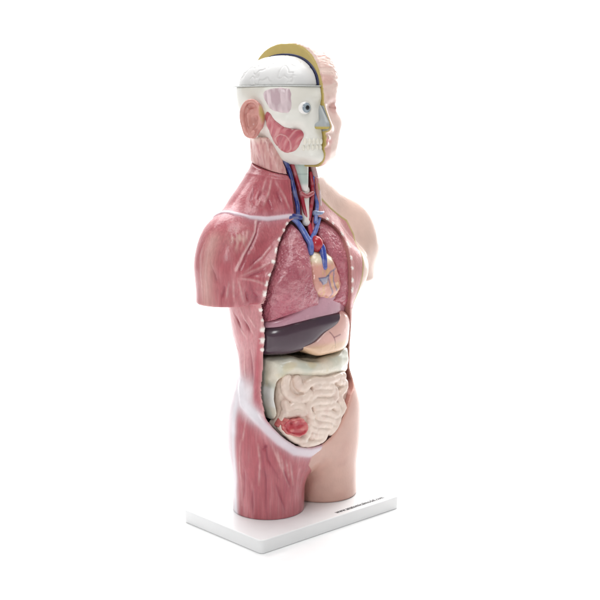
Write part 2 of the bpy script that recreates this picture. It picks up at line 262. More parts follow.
GUT = [[(-0.0704, -0.0541, 0.2530), (-0.0738, -0.0531, 0.2385), (-0.0695, -0.0578, 0.2221), (-0.0558, -0.0643, 0.2127), (-0.0412, -0.0676, 0.2141), (-0.0326, -0.0688, 0.2212)],
  [(-0.0535, -0.0619, 0.2483), (-0.0514, -0.0634, 0.2373), (-0.0411, -0.0665, 0.2316), (-0.0332, -0.0675, 0.2384), (-0.0163, -0.0694, 0.2413), (0.0057, -0.0701, 0.2369), (0.0252, -0.0689, 0.2370), (0.0587, -0.0608, 0.2370)],
  [(-0.0167, -0.0698, 0.2321), (0.0052, -0.0706, 0.2294), (0.0219, -0.0700, 0.2241), (0.0189, -0.0707, 0.2146), (-0.0043, -0.0711, 0.2186), (-0.0194, -0.0704, 0.2193), (-0.0298, -0.0696, 0.2116)],
  [(0.0444, -0.0659, 0.2299), (0.0643, -0.0600, 0.2223), (0.0582, -0.0639, 0.2119), (0.0421, -0.0684, 0.2051), (0.0459, -0.0694, 0.1927), (0.0514, -0.0701, 0.1806), (0.0417, -0.0714, 0.1715)],
  [(0.0294, -0.0694, 0.2177), (0.0314, -0.0698, 0.2038), (0.0136, -0.0715, 0.1997), (-0.0137, -0.0715, 0.2045), (-0.0323, -0.0699, 0.2030), (-0.0371, -0.0703, 0.1923), (-0.0294, -0.0716, 0.1794)],
  [(-0.0779, -0.0575, 0.2070), (-0.0750, -0.0615, 0.1980), (-0.0605, -0.0647, 0.2037), (-0.0483, -0.0681, 0.1989), (-0.0475, -0.0695, 0.1890), (-0.0626, -0.0669, 0.1902), (-0.0765, -0.0631, 0.1897)],
  [(-0.0180, -0.0714, 0.1941), (0.0039, -0.0722, 0.1894), (0.0255, -0.0712, 0.1915), (0.0371, -0.0713, 0.1792), (0.0275, -0.0717, 0.1708), (0.0038, -0.0723, 0.1830), (-0.0161, -0.0718, 0.1838), (-0.0095, -0.0720, 0.1742), (0.0137, -0.0716, 0.1681), (0.0287, -0.0715, 0.1595)],
  [(-0.0308, -0.0717, 0.1713), (-0.0180, -0.0714, 0.1631), (0.0047, -0.0715, 0.1596), (0.0214, -0.0709, 0.1505), (0.0080, -0.0705, 0.1451), (-0.0175, -0.0710, 0.1528), (-0.0351, -0.0715, 0.1603)],
  [(-0.0391, -0.0711, 0.1526), (-0.0461, -0.0705, 0.1404), (-0.0646, -0.0690, 0.1437), (-0.0756, -0.0668, 0.1537)],
  [(-0.0286, -0.0708, 0.1455), (-0.0122, -0.0702, 0.1411), (0.0039, -0.0701, 0.1390), (-0.0041, -0.0689, 0.1301), (-0.0294, -0.0694, 0.1294), (-0.0499, -0.0698, 0.1326)],
  [(-0.0881, -0.0568, 0.1922), (-0.0917, -0.0584, 0.1799), (-0.0884, -0.0619, 0.1668), (-0.0808, -0.0653, 0.1577)],
  [(0.0370, -0.0715, 0.1621), (0.0329, -0.0711, 0.1508), (0.0197, -0.0703, 0.1411)]]
HRES = .0014
def closed(P, k=3):
    P = [np.array(p, float) for p in P]; n = len(P); o = []
    for i in range(n):
        p0, p1, p2, p3 = P[i-1], P[i], P[(i+1) % n], P[(i+2) % n]
        for t in np.linspace(0, 1, k+1)[:-1]: o.append(.5*((2*p1)+(p2-p0)*t+(2*p0-5*p1+4*p2-p3)*t*t+(3*p1-p0-3*p2+p3)*t**3))
    return o
OPENING = closed(OPENING, 2)
def throat_cut(x, y, z):
    o = np.minimum(body_outer(x, y, z), neck_col(x, y, z))
    p = poly2(x, z, THROAT_)
    return smax(smax(p, -.016-o, .003), y-.03, .001)
THROAT_ = THROAT
def torso_field(x, y, z):
    o = body_outer(x, y, z); d = smax(smax(o, -z, .002), seam(x, y, z), .001)
    hole = smax(poly2(x, z, OPENING), y-.045+1.6*np.maximum(np.abs(x)-.075, 0), .01)
    hole = np.maximum(hole, -(o+.030)*np.where(z > .5, 1, 0)-9*np.where(z > .5, 0, 1))
    d = smax(d, -hole, .0015)
    return smax(d, -throat_cut(x, y, z), .0015)
def head_field(x, y, z):
    h = np.maximum(head_outer(x, y, z), -x)
    n = np.maximum(neck_col(x, y, z), z-.668)
    n = smax(n, -throat_cut(x, y, z), .0015)
    return smax(np.minimum(h, n), -seam(x, y, z)+.0009, .001)
def skull_field(x, y, z):
    d = np.maximum(head_outer(x, y, z, False)+.004, x+.0004)
    ax = np.abs(x)
    d = smin(d, cap(x, y, z, (-.010, -.0655, .737), (-.045, -.046, .737), .0050, .0045), .008)      # brow
    d = smin(d, cap(x, y, z, (-.030, -.052, .7005), (-.050, -.034, .700), .0075, .0065), .008)      # cheek bone
    d = smin(d, cap(x, y, z, (-.050, -.034, .700), (-.062, -.010, .703), .0046, .0022), .008)
    d = smax(d, -ell(x, y, z, (-.046, -.056, .676), (.013, .016, .013)), .010)
    d = smax(d, -ell(x, y, z, (-.030, -.076, .7195), (.0150, .020, .0125)), .004)   # orbit
    d = smin(d, ell(x, y, z, (-.008, -.060, .637), (.016, .012, .008)), .008)   # chin
    return np.maximum(d, z-.755)
def organ_field(P, inset, k=.012, back=.02, grow=0.0, bulge=0.0):
    P = closed(P)
    def f(x, y, z):
        p = poly2(x, z, P)-grow-.045*x
        return smax(smax(body_outer(x, y, z)+inset-bulge*np.sin(np.clip(-p/.03, 0, 1)*1.57), p, k), y-back, .01)
    return f
# ------------------------------------------------------------------ helpers
def grid_eval(fn, lo, hi, h):
    n = [int(math.ceil((hi[i]-lo[i])/h))+1 for i in range(3)]
    ax = [(lo[i]+h*np.arange(n[i])).astype(f32) for i in range(3)]
    F = np.empty(n, f32)
    for i0 in range(0, n[0], 24):
        x = ax[0][i0:i0+24, None, None]; y = ax[1][None, :, None]; z = ax[2][None, None, :]
        F[i0:i0+24] = np.broadcast_to(fn(x, y, z), (x.shape[0], n[1], n[2]))
    return F
def nets(fn, lo, hi, h, relax=2):
    F = grid_eval(fn, lo, hi, h)
    F[0] = F[-1] = 1; F[:, 0] = F[:, -1] = 1; F[:, :, 0] = F[:, :, -1] = 1
    S = F < 0; nx, ny, nz = F.shape
    c = [S[dx:nx-1+dx, dy:ny-1+dy, dz:nz-1+dz] for dx in (0, 1) for dy in (0, 1) for dz in (0, 1)]
    cnt = sum(k.astype(np.int8) for k in c)
    act = (cnt > 0) & (cnt < 8); I = np.argwhere(act)
    idx = -np.ones(act.shape, np.int32); idx[act] = np.arange(len(I))
    acc = np.zeros((len(I), 3)); num = np.zeros(len(I))
    corner = lambda a: F[I[:, 0]+a[0], I[:, 1]+a[1], I[:, 2]+a[2]]
    for d in range(3):
        o = [k for k in range(3) if k != d]
        for u in (0, 1):
            for w in (0, 1):
                a = [0, 0, 0]; a[o[0]] = u; a[o[1]] = w; b = list(a); b[d] = 1
                fa, fb = corner(a), corner(b); m = (fa < 0) != (fb < 0)
                t = np.where(m, fa/np.where(m, fa-fb, 1), 0)
                p = np.tile(np.array(a, float), (len(I), 1)); p[:, d] = t
                acc[m] += p[m]; num[m] += 1
    V = (I+acc/num[:, None])*h+np.array(lo)
    Q = []
    for d in range(3):
        e, g = (d+1) % 3, (d+2) % 3
        sl0 = [slice(1, -1)]*3; sl0[d] = slice(0, -1); sl1 = list(sl0); sl1[d] = slice(1, None)
        A, B = S[tuple(sl0)], S[tuple(sl1)]
        for flip, M in ((0, A & ~B), (1, ~A & B)):
            J = np.argwhere(M); 
            if not len(J): continue
            J = J+1; J[:, d] -= 1
            q = []
            for (u, w) in ((-1, -1), (0, -1), (0, 0), (-1, 0)):
                K = J.copy(); K[:, e] += u; K[:, g] += w
                q.append(idx[K[:, 0], K[:, 1], K[:, 2]])
            q = np.stack(q, 1); Q.append(q[:, ::-1] if flip else q)
    Q = np.concatenate(Q)
    for _ in range(relax):
        s = np.zeros_like(V); k = np.zeros(len(V))
        for i in range(4):
            a, b = Q[:, i], Q[:, (i+1) % 4]
            np.add.at(s, a, V[b]); np.add.at(k, a, 1); np.add.at(s, b, V[a]); np.add.at(k, b, 1)
        V = V*.5+.5*s/k[:, None]
    return V, Q
def normals(V, Q):
    n = np.cross(V[Q[:, 2]]-V[Q[:, 0]], V[Q[:, 3]]-V[Q[:, 1]]); N = np.zeros_like(V)
    for i in range(4): np.add.at(N, Q[:, i], n)
    return N/np.maximum(np.linalg.norm(N, axis=1), 1e-12)[:, None]
_rs = np.random.RandomState(5); _LAT = _rs.rand(32, 32, 32)
def noise(P, s=1.0, seed=0):
    q = np.asarray(P)*s+seed*7.31+100; i = np.floor(q).astype(int); f = q-i; f = f*f*(3-2*f); r = 0
    for a in (0, 1):
        for b in (0, 1):
            for c in (0, 1):
                w = (f[:, 0] if a else 1-f[:, 0])*(f[:, 1] if b else 1-f[:, 1])*(f[:, 2] if c else 1-f[:, 2])
                r = r+w*_LAT[(i[:, 0]+a) % 32, (i[:, 1]+b) % 32, (i[:, 2]+c) % 32]
    return r
def sstep(a, b, x):
    t = np.clip((x-a)/(b-a), 0, 1); return t*t*(3-2*t)
def seg(P, pts, rad=None):
    """distance to a polyline; also the parameter along it 0..1 and the signed side"""
    pts = np.array(pts, float); best = np.full(len(P), 1e9); par = np.zeros(len(P)); n = len(pts)-1
    for i in range(n):
        a, b = pts[i], pts[i+1]; e = b-a; w = P-a; t = np.clip(w@e/max(e@e, 1e-12), 0, 1)
        d = np.linalg.norm(w-t[:, None]*e, axis=1); m = d < best
        best[m] = d[m]; par[m] = (i+t[m])/n
    return best, par
def srgb(c):
    if isinstance(c, str): c = [int(c[i:i+2], 16)/255 for i in (0, 2, 4)]
    return np.array([v/12.92 if v <= .04045 else ((v+.055)/1.055)**2.4 for v in c])
def mix(C, col, m):
    m = np.clip(m, 0, 1)[:, None]; return C*(1-m)+(srgb(col) if isinstance(col, str) else col)*m

def plastic(name, rough=.32, coat=.25, vary=.05, bump=0, bscale=400, kind='noise', fibre=False):
    m = bpy.data.materials.new(name); m.use_nodes = True; nt = m.node_tree; N = nt.nodes; L = nt.links
    p = N['Principled BSDF']; p.inputs['Roughness'].default_value = rough
    p.inputs['Coat Weight'].default_value = coat; p.inputs['Coat Roughness'].default_value = .12
    p.inputs['IOR'].default_value = 1.48
    at = N.new('ShaderNodeAttribute'); at.attribute_name = 'paint'
    tc = N.new('ShaderNodeTexCoord'); no = N.new('ShaderNodeTexNoise'); no.inputs['Scale'].default_value = 45; no.inputs['Detail'].default_value = 6
    L.new(tc.outputs['Object'], no.inputs['Vector'])
    mr = N.new('ShaderNodeMapRange'); mr.inputs['From Min'].default_value = .3; mr.inputs['From Max'].default_value = .7
    mr.inputs['To Min'].default_value = 1-vary; mr.inputs['To Max'].default_value = 1+vary
    L.new(no.outputs['Fac'], mr.inputs['Value'])
    vm = N.new('ShaderNodeVectorMath'); vm.operation = 'SCALE'; L.new(at.outputs['Color'], vm.inputs[0]); L.new(mr.outputs[0], vm.inputs['Scale'])
    col_out = vm.outputs[0]
    if fibre:
        mp = N.new('ShaderNodeMapping'); mp.inputs['Scale'].default_value = (1, 1, .09); L.new(tc.outputs['Object'], mp.inputs['Vector'])
        nf = N.new('ShaderNodeTexNoise'); nf.inputs['Scale'].default_value = 330; nf.inputs['Detail'].default_value = 3; nf.inputs['Distortion'].default_value = .3
        L.new(mp.outputs[0], nf.inputs['Vector'])
        fm = N.new('ShaderNodeMapRange'); fm.inputs['From Min'].default_value = .35; fm.inputs['From Max'].default_value = .65; fm.inputs['To Min'].default_value = .90; fm.inputs['To Max'].default_value = 1.07
        L.new(nf.outputs['Fac'], fm.inputs['Value'])
        mk = N.new('ShaderNodeMix'); mk.data_type = 'FLOAT'; mk.inputs[2].default_value = 1; L.new(at.outputs['Alpha'], mk.inputs[0]); L.new(fm.outputs[0], mk.inputs[3])
        v2 = N.new('ShaderNodeVectorMath'); v2.operation = 'SCALE'; L.new(col_out, v2.inputs[0]); L.new(mk.outputs[0], v2.inputs['Scale']); col_out = v2.outputs[0]
    L.new(col_out, p.inputs['Base Color'])
    r2 = N.new('ShaderNodeMapRange'); r2.inputs['To Min'].default_value = rough-.06; r2.inputs['To Max'].default_value = rough+.1
    L.new(no.outputs['Fac'], r2.inputs['Value']); L.new(r2.outputs[0], p.inputs['Roughness'])
    if bump:
        if kind == 'cells':
            v = N.new('ShaderNodeTexVoronoi'); v.feature = 'SMOOTH_F1'; v.inputs['Scale'].default_value = bscale; h = v.outputs['Distance']
            n3 = N.new('ShaderNodeTexNoise'); n3.inputs['Scale'].default_value = bscale*.4; L.new(tc.outputs['Object'], n3.inputs['Vector'])
            mx = N.new('ShaderNodeVectorMath'); mx.operation = 'MULTIPLY_ADD'; mx.inputs[1].default_value = (.006,)*3
            L.new(n3.outputs['Color'], mx.inputs[0]); L.new(tc.outputs['Object'], mx.inputs[2]); L.new(mx.outputs[0], v.inputs['Vector'])
        else:
            v = N.new('ShaderNodeTexNoise'); v.inputs['Scale'].default_value = bscale; v.inputs['Detail'].default_value = 4
            L.new(tc.outputs['Object'], v.inputs['Vector']); h = v.outputs['Fac']
            if fibre:
                a1 = N.new('ShaderNodeMath'); a1.operation = 'MULTIPLY'; L.new(nf.outputs['Fac'], a1.inputs[0]); L.new(at.outputs['Alpha'], a1.inputs[1])
                a2 = N.new('ShaderNodeMath'); a2.operation = 'MULTIPLY_ADD'; a2.inputs[1].default_value = 1.8; L.new(a1.outputs[0], a2.inputs[0]); L.new(h, a2.inputs[2]); h = a2.outputs[0]
        b = N.new('ShaderNodeBump'); b.inputs['Strength'].default_value = 1; b.inputs['Distance'].default_value = bump
        L.new(h, b.inputs['Height']); L.new(b.outputs[0], p.inputs['Normal'])
    return m
def link(name, V, Q, C, mat, parent=None, smooth=True):
    me = bpy.data.meshes.new(name); V = np.asarray(V, float)
    if isinstance(Q, np.ndarray):
        me.vertices.add(len(V)); me.vertices.foreach_set('co', V.ravel())
        me.loops.add(Q.size); me.loops.foreach_set('vertex_index', Q.ravel().astype(np.int32))
        me.polygons.add(len(Q)); me.polygons.foreach_set('loop_start', np.arange(0, Q.size, Q.shape[1], dtype=np.int32))
        me.update(calc_edges=True); me.validate()
    else: me.from_pydata([tuple(v) for v in V], [], Q); me.update()
    if smooth: me.polygons.foreach_set('use_smooth', [True]*len(me.polygons))
    C = np.asarray(C, float)
    if C.ndim == 1: C = np.tile(C, (len(V), 1))
    if C.shape[1] == 3: C = np.concatenate([C, np.zeros((len(V), 1))], 1)
    at = me.color_attributes.new('paint', 'FLOAT_COLOR', 'POINT')
    at.data.foreach_set('color', np.ascontiguousarray(C).ravel())
    me.materials.append(mat); o = bpy.data.objects.new(name, me); scene.collection.objects.link(o)
    if parent: o.parent = parent
    return o
def bevel_box(lo, hi, r, seg_=4):
    import bmesh
    bm = bmesh.new(); bmesh.ops.create_cube(bm, size=1)
    for v in bm.verts: v.co = Vector([lo[i]+(hi[i]-lo[i])*(v.co[i]+.5) for i in range(3)])
    bm.normal_update()
    ve = [e for e in bm.edges if abs(e.verts[0].co.z-e.verts[1].co.z) > .01]
    bmesh.ops.bevel(bm, geom=ve, offset=.009, segments=8, profile=.5, affect='EDGES')
    bm.normal_update()
    he = [e for e in bm.edges if abs(e.verts[0].co.z-e.verts[1].co.z) < 1e-6 and len(e.link_faces) == 2 and abs(e.link_faces[0].normal.dot(e.link_faces[1].normal)) < .5]
    bmesh.ops.bevel(bm, geom=he, offset=r, segments=seg_, profile=.5, affect='EDGES')
    V = [v.co[:] for v in bm.verts]; F = [[v.index for v in f.verts] for f in bm.faces]; bm.free(); return V, F
# ------------------------------------------------------------------ setting
M = dict(body=plastic('painted_plastic', .32, .3, .05, .0003, 260, fibre=True), organ=plastic('glossy_organ', .24, .45, .05, .0003, 300),
 lung=plastic('lung_surface', .27, .4, .06, .0021, 230, 'cells'), bone=plastic('bone_plastic', .38, .2, .02), white=plastic('white_base', .4, .1, .01),
 vessel=plastic('vessel_plastic', .25, .4, .04), liver=plastic('liver_plastic', .2, .5, .04), ink=plastic('ink', .6, 0, 0))
# seamless white studio sweep: floor, curve, wall
fw = np.array((math.sin(PHI), math.cos(PHI), 0)); rt = np.array((math.cos(PHI), -math.sin(PHI), 0)); prof = [(-4, 0)]
prof += [(2.4+1.0*math.sin(a), 1.0-1.0*math.cos(a)) for a in np.linspace(0, math.pi/2, 24)]+[(3.4, 5)]
SV = [tuple(fw*p[0]+rt*s_+np.array((0, 0, p[1]-.024))) for p in prof for s_ in (-7, 7)]
tab = link('backdrop', SV, [[2*i, 2*i+1, 2*i+3, 2*i+2] for i in range(len(prof)-1)], srgb('fafafa'), M['white']); tab['kind'] = 'structure'
root = bpy.data.objects.new('anatomical_torso_model', None); scene.collection.objects.link(root)
root['label'] = 'human torso model with pink muscles and exposed organs on a white base'
root['category'] = 'anatomical model'
V, F = bevel_box((-.185, -.117, -.0238), (.158, .100, 0), .002)
base = link('base', V, F, srgb('edeeee'), M['white'], root); base.data.polygons.foreach_set('use_smooth', [False]*len(base.data.polygons))

def curve(pts, k=5):
    P = [np.array(p, float) for p in pts]; o = []
    for i in range(len(P)-1):
        p0, p1, p2, p3 = P[max(i-1, 0)], P[i], P[i+1], P[min(i+2, len(P)-1)]
        for t in np.linspace(0, 1, k)[:-1]: o.append(.5*((2*p1)+(p2-p0)*t+(2*p0-5*p1+4*p2-p3)*t*t+(3*p1-p0-3*p2+p3)*t**3))
    return o+[P[-1]]
# ------------------------------------------------------------------ torso shell
def streaks(P, sx=260, sz=28, seed=0, tilt=0.0):
    Q = P.copy(); Q[:, 0] += tilt*P[:, 2]; Q[:, 1] += tilt*P[:, 2]
    n = noise(Q*np.array([sx, sx, sz]), 1, seed)*.6+noise(Q*np.array([sx*2.2, sx*2.2, sz*2]), 1, seed+3)*.4
    return n
def torso():
    V, Q = nets(torso_field, (-.215, -.115, -.01), (.215, .125, .64), HRES*1.1)
    x, y, z = V.T
    N = normals(V, Q); out = body_outer(x, y, z) > -.0022
    yl = np.array([(.37, .084), (.404, .084), (.434, .091), (.46, .100), (.49, .106), (.516, .099), (.541, .060), (.56, .034), (.585, .033)]); xb = np.interp(z, yl[:, 0], yl[:, 1])
    lo = np.array([(0, 0), (.055, -.001), (.075, -.018), (.090, -.034), (.106, -.030), (.1147, -.008), (.13, 0), (.36, .0)])
    xb = np.where(z < .36, np.interp(z, lo[:, 0], lo[:, 1]), xb)
    back = (y > -.02) & (z > .36)
    xb = np.where(back, .004, xb)
    wob = (noise(V, 60, 4)-.5)*.003
    skin = sstep(-.0008, .0008, x-xb+wob*(z > .12))
    skin = np.where((z > .36) & (z < .43) & (x > .07) & ~back, np.maximum(skin, sstep(.090, .094, x)), skin)
    mus = 1-skin
    # muscle colour
    st = streaks(V, 300, 26, 1); fl = streaks(V, 240, 40, 7, .7)
    m_fl = sstep(.39, .37, z)*sstep(.24, .27, z)
    s = st*(1-m_fl)+fl*m_fl
    s = .5+(s-.5)*.32+(streaks(V, 60, 15, 21)-.5)*.55
    big = noise(V, 28, 2)
    C = np.tile(srgb('b0565f'), (len(V), 1))
    C = mix(C, 'd28f93', sstep(.45, .8, s)*.7+.15*sstep(.4, .7, big))
    C = mix(C, 'a8485a', sstep(.42, .2, s)*.6)
    C = mix(C, 'd9a3a6', m_fl*.45)
    C = mix(C, 'd3a29e', sstep(.36, .40, z)*sstep(.0, .02, x)*.55)
    H = -(s-.5)*.0008
    disp = (s-.5)*.0006
    for L in LIGHT:  # pale fibre strokes, with painted deltoid highlights among them
        d, t = seg(V, L); w = np.sin(np.clip(t, .03, .97)*np.pi)**.5
        m = np.exp(-(d/.0020)**2)*w*(.4+.9*noise(V, 200, 6)); C = mix(C, 'e6c0bc', m*.5); disp += m*.0010
    for L in DARK:
        d, t = seg(V, L); w = np.sin(np.clip(t, .03, .97)*np.pi)**.5
        m = np.exp(-(d/.0017)**2)*w; C = mix(C, '94364a', m*.75); disp -= m*.0016
        m2 = np.exp(-(d/.006)**2)*w; C = mix(C, 'a04050', m2*.3); disp -= m2*.0016
    def band(L, w, col, k=1.0, sharp=2, h=0):
        nonlocal C, disp
        d, t = seg(V, L); m = np.exp(-(d/w)**sharp); C = mix(C, col, m*k); disp += m*h
    for c, r, k in (((-.128, -.042, .398), .013, .8), ((-.124, -.045, .418), .012, .5), ((-.125, -.046, .375), .012, .5)):
        d = np.linalg.norm(V-np.array(c), axis=1); C = mix(C, '9c3d50', np.exp(-(d/r)**2)*k); disp -= np.exp(-(d/r)**2)*.005*k
    band([(-.186, .003, .50), (-.198, .0044, .4577), (-.197, .0095, .414), (-.192, .010, .38)], .017, 'cf9f98', .75, 2)
    d = np.linalg.norm((V-np.array((-.156, -.028, .501)))*np.array([1, 1, .8]), axis=1); C = mix(C, 'ecd2c2', np.exp(-(d/.016)**2)*sstep(.2, .8, streaks(V, 200, 8, 31))*.6)  # first patch: cream deltoid highlight, painted as colour
    d = np.linalg.norm((V-np.array((-.121, -.004, .222)))*np.array([1, 1, .7]), axis=1); C = mix(C, 'f0edf1', np.exp(-(d/.020)**2)*.9)
    band(RECT, .008, 'bb4c5c', .75, 4)
    band(LAT, .0062, 'e9e6ec', .8, 2)
    band(LAT[:4], .010, 'eae8ee', .5)
    band(ING, .0082, 'e6e2ea', .92, 4, .0016); band(ING, .013, 'e2cdd4', .4, 2)
    band(ING[:3], .014, 'efedf2', .75, 2)
    band(CLAV, .0040, 'ece8f0', .92, 4, .0022)
    band(CLAV, .0105, 'cfa4b0', .35, 2)
    band([(p[0]+.006, p[1]-.004, p[2]) for p in DELT], .0030, '96394a', .55, 2, -.0028)
    band(DELT, .0022, 'efc8c6', .8, 2, .0015)
    # buttock and outer hip fascia
    hip = sstep(.27, .21, z)*sstep(-.002, .03, y)*(z > -1)
    C = mix(C, 'ece9ee', hip*.8)
    # skin side
    S = np.tile(srgb('cfa698'), (len(V), 1)); S = mix(S, 'c69689', sstep(.35, .7, noise(V, 40, 9))*.35)
    S = mix(S, 'e6cabc', sstep(.30, .42, z)*.75)
    C = C*(1-skin[:, None])+S*skin[:, None]
    disp = disp*(1-skin)+skin*.0008
    d, t = seg(V[:, [0, 2]], yl[:, ::-1]); C = mix(C, 'bfae72', np.exp(-(d/.0017)**4)*.9*(y < -.015))
    # chest wall cut around the opening
    pin = poly2(x, z, OPENING)
    rimd = np.abs(pin)
    front = y < .02
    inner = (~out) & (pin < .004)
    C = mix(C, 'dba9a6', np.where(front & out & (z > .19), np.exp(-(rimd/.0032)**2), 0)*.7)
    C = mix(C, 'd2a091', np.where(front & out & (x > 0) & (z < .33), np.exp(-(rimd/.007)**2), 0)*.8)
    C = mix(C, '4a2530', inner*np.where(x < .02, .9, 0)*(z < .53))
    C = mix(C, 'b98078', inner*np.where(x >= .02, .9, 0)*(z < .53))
    op = np.array(OPENING)
    for i, p in enumerate(RIBS):
        p = np.array(p); k = np.argmin(np.hypot(op[:, 0]-p[0], op[:, 1]-p[2])); a = op[(k+1) % len(op)]-op[k-1]; a = a/np.linalg.norm(a)
        w2 = V[:, [0, 2]]-(op[k]*.6+p[[0, 2]]*.4 if np.linalg.norm(op[k]-p[[0, 2]]) < .004 else op[k])+np.array([a[1], -a[0]])*.0012*(-1); u = w2@a; v = w2@np.array([-a[1], a[0]]); L_ = (.0036, .0056, .0046, .0030)[i*7 % 4]
        m = np.exp(-(np.abs(u)/L_)**4-(np.abs(v+(noise(V, 300, 3)-.5)*.002)/(.0019+.0005*(i*5 % 3)/2))**4)*(rimd < .0065)*front*np.where(p[0] > 0, out, 1)*(np.abs(y-p[1]) < .02); C = mix(C, 'f7f1ea', m); disp += m*.0010
    V = V+N*(disp*out*(seam(x, y, z) < -.002)*(z > .002))[:, None]
    # throat trench
    o2 = np.minimum(body_outer(x, y, z), neck_col(x, y, z))
    tr = (poly2(x, z, THROAT) < .001) & (o2 < -.003)
    C = mix(C, 'a04450', tr*.9)
    C = np.concatenate([C, (mus*out*np.clip(1-(C[:, 1]-.25)/.4, 0, 1))[:, None]], 1)
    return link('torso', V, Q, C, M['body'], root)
torso()

# ------------------------------------------------------------------ head
def head():
    V, Q = nets(head_field, (-.09, -.105, .57), (.09, .14, .84), HRES)
    x, y, z = V.T; N = normals(V, Q)
    ho = head_outer(x, y, z); st = streaks(V, 300, 60, 3)
    neck = (x < .0005) & (z < .67)
    C = np.tile(srgb('ecd0c5'), (len(V), 1))
    C = mix(C, 'dba49c', sstep(.5, .75, noise(V, 45, 8))*.5)
    hair = sstep(.735, .765, z)*(x > 0)
    hn = streaks(V[:, [1, 0, 2]]*1.0, 90, 240, 12)
    C = mix(C, 'd09a92', hair*sstep(.5, .8, hn)*.35)
    for c, r in (((.031, -.07, .722), .014), ((.010, -.078, .690), .007)):
        C = mix(C, 'cf8480', np.exp(-(np.linalg.norm(V-np.array(c), axis=1)/r)**2)*.6)
    d, t = seg(V, [(.010, -.070, .737), (.046, -.054, .741)]); C = mix(C, 'c0827a', np.exp(-(d/.004)**2)*.6)
    d, t = seg(V, [(0, -.082, .663), (.022, -.066, .6625)]); C = mix(C, 'c9706e', np.exp(-(d/.005)**2)*.7)
    d, t = seg(V, [(.020, -.066, .7205), (.031, -.069, .7185), (.043, -.060, .720)]); C = mix(C, '9c5f58', np.exp(-(d/.0016)**2)*.8)
    C = mix(C, 'd6a09c', sstep(.665, .655, z)*(x < .02)*(y > -.04)*.9)
    C = mix(C, 'b5646c', ((sstep(.45, .3, st))*.5)*(x < .0)*(z < .67))
    C = mix(C, 'e4bfb8', ((sstep(.55, .75, st))*.5)*(x < .0)*(z < .67))
    cut = (N[:, 0] < -.6) & (np.abs(x) < .0012) & (ho > -.09)
    dm = dome(x, y, z)
    top = cut & (z > .7545)
    C = mix(C, 'c3ad68', cut*1.0)
    nose = cut & (head_outer(x-0, y, z, False) > -.0045) & (z > .679) & (z < .722) & (ho < -.0022)
    C = mix(C, 'a9afb3', nose*1.0)
    C = mix(C, '262a55', top & (dm < .0022))
    C = mix(C, 'ad9a48', (cut & (ho < -.002) & (z < .7545) & (y < 0) & ~nose)*.5)
    disp = (hn-.5)*.0024*hair*(~cut)+(st-.5)*.0012*neck
    V = V+N*(disp*(seam(x, y, z) > .003))[:, None]
    tr = (poly2(x, z, THROAT) < .001) & (neck_col(x, y, z) < -.003)
    C = mix(C, 'a04450', tr*.9)
    C = np.concatenate([C, (neck*.6)[:, None]], 1)
    return link('head', V, Q, C, M['body'], root)
hd = head()
# skull
V, Q = nets(skull_field, (-.095, -.105, .60), (.01, .14, .77), HRES)
x, y, z = V.T; N = normals(V, Q)
C = np.tile(srgb('e9e7df'), (len(V), 1)); C = mix(C, 'd6d0c2', sstep(.5, .75, noise(V, 40, 3))*.4)
g, _ = seg(V, [(-.020, -.068, .672), (-.036, -.052, .676), (-.045, -.03, .676)]); V = V-N*(np.exp(-(g/.004)**2)*.0016)[:, None]
g, _ = seg(V, [(-.0395, -.012, .660), (-.037, -.03, .640), (-.022, -.055, .636)]); V = V+N*(np.exp(-(g/.004)**2)*.0012)[:, None]
link('skull', V, Q, C, M['bone'], hd)
def side_patch(name, P, inset, k, col, mat, grow=0, fx=None, h=.0011, xmax=-.02, rel=None):
    """raised patch on the subject's right side of the skull, outline in (y, z)"""
    P_ = closed(P)
    f = lambda x, y, z: smax(smax(head_outer(x, y, z, False)+inset, poly2(y, z, P_)-grow, k), np.maximum(x-xmax, -(head_outer(x, y, z, False)+.012)), .002)
    V, Q = nets(f, (-.095, -.09, .60), (.0, .09, .775), h); C = np.tile(srgb(col), (len(V), 1))
    if fx: V, C = fx(V, Q, C)
    return link(name, V, Q, C, M[mat], hd)
def fx_mass(V, Q, C):
    N = normals(V, Q); e = np.array([0, .75, .66]); q = V@e; p = V@np.array([0, .66, -.75])
    n = noise(np.stack([q*340, p*40, V[:, 0]*10], 1), 1, 5)
    C = mix(C, 'd49a98', sstep(.5, .8, n)*.6); C = mix(C, 'a34755', sstep(.45, .25, n)*.5)
    d, _ = seg(V[:, 1:], curve([(-.008, .668), (-.022, .674), (-.033, .670), (-.036, .660), (-.032, .647), (-.018, .643), (-.008, .653), (-.008, .668)])); ring = np.exp(-(d/.0012)**2); C = mix(C, 'e2b4b0', ring*.55); V = V+N*(ring*.0008)[:, None]
    d, _ = seg(V, [(-.06, -.018, .694), (-.05, -.014, .672), (-.045, -.012, .655)]); C = mix(C, 'eec9c4', np.exp(-(d/.002)**2)*.7)
    d, _ = seg(V, [(-.045, -.042, .683), (-.042, -.037, .668), (-.04, -.034, .65)]); C = mix(C, 'f1d6cf', np.exp(-(d/.0018)**2)*.7)
    return V+N*((n-.5)*.0012)[:, None], C
side_patch('jaw_muscle', [(-.008, .7135), (-.018, .699), (-.030, .687), (-.050, .682), (-.054, .676), (-.053, .664), (-.041, .6475), (-.023, .642), (-.006, .649), (.004, .666), (.004, .70)], .0008, .006, 'be626b', 'body', 0, fx_mass)
def fx_temp(V, Q, C):
    N = normals(V, Q); n = noise(np.stack([V[:, 1]*380, V[:, 2]*45, V[:, 0]*10], 1), 1, 6)
    C = mix(C, 'e6d2d6', sstep(.45, .8, n)*.8); C = mix(C, 'b89aa3', sstep(.45, .25, n)*.6); return V+N*((n-.5)*.0012)[:, None], C
side_patch('temple_muscle', [(-.006, .748), (-.047, .7515), (-.046, .716), (-.036, .7105), (-.016, .7155), (-.006, .73)], .0028, .003, 'd0bcc0', 'body', 0, fx_temp)
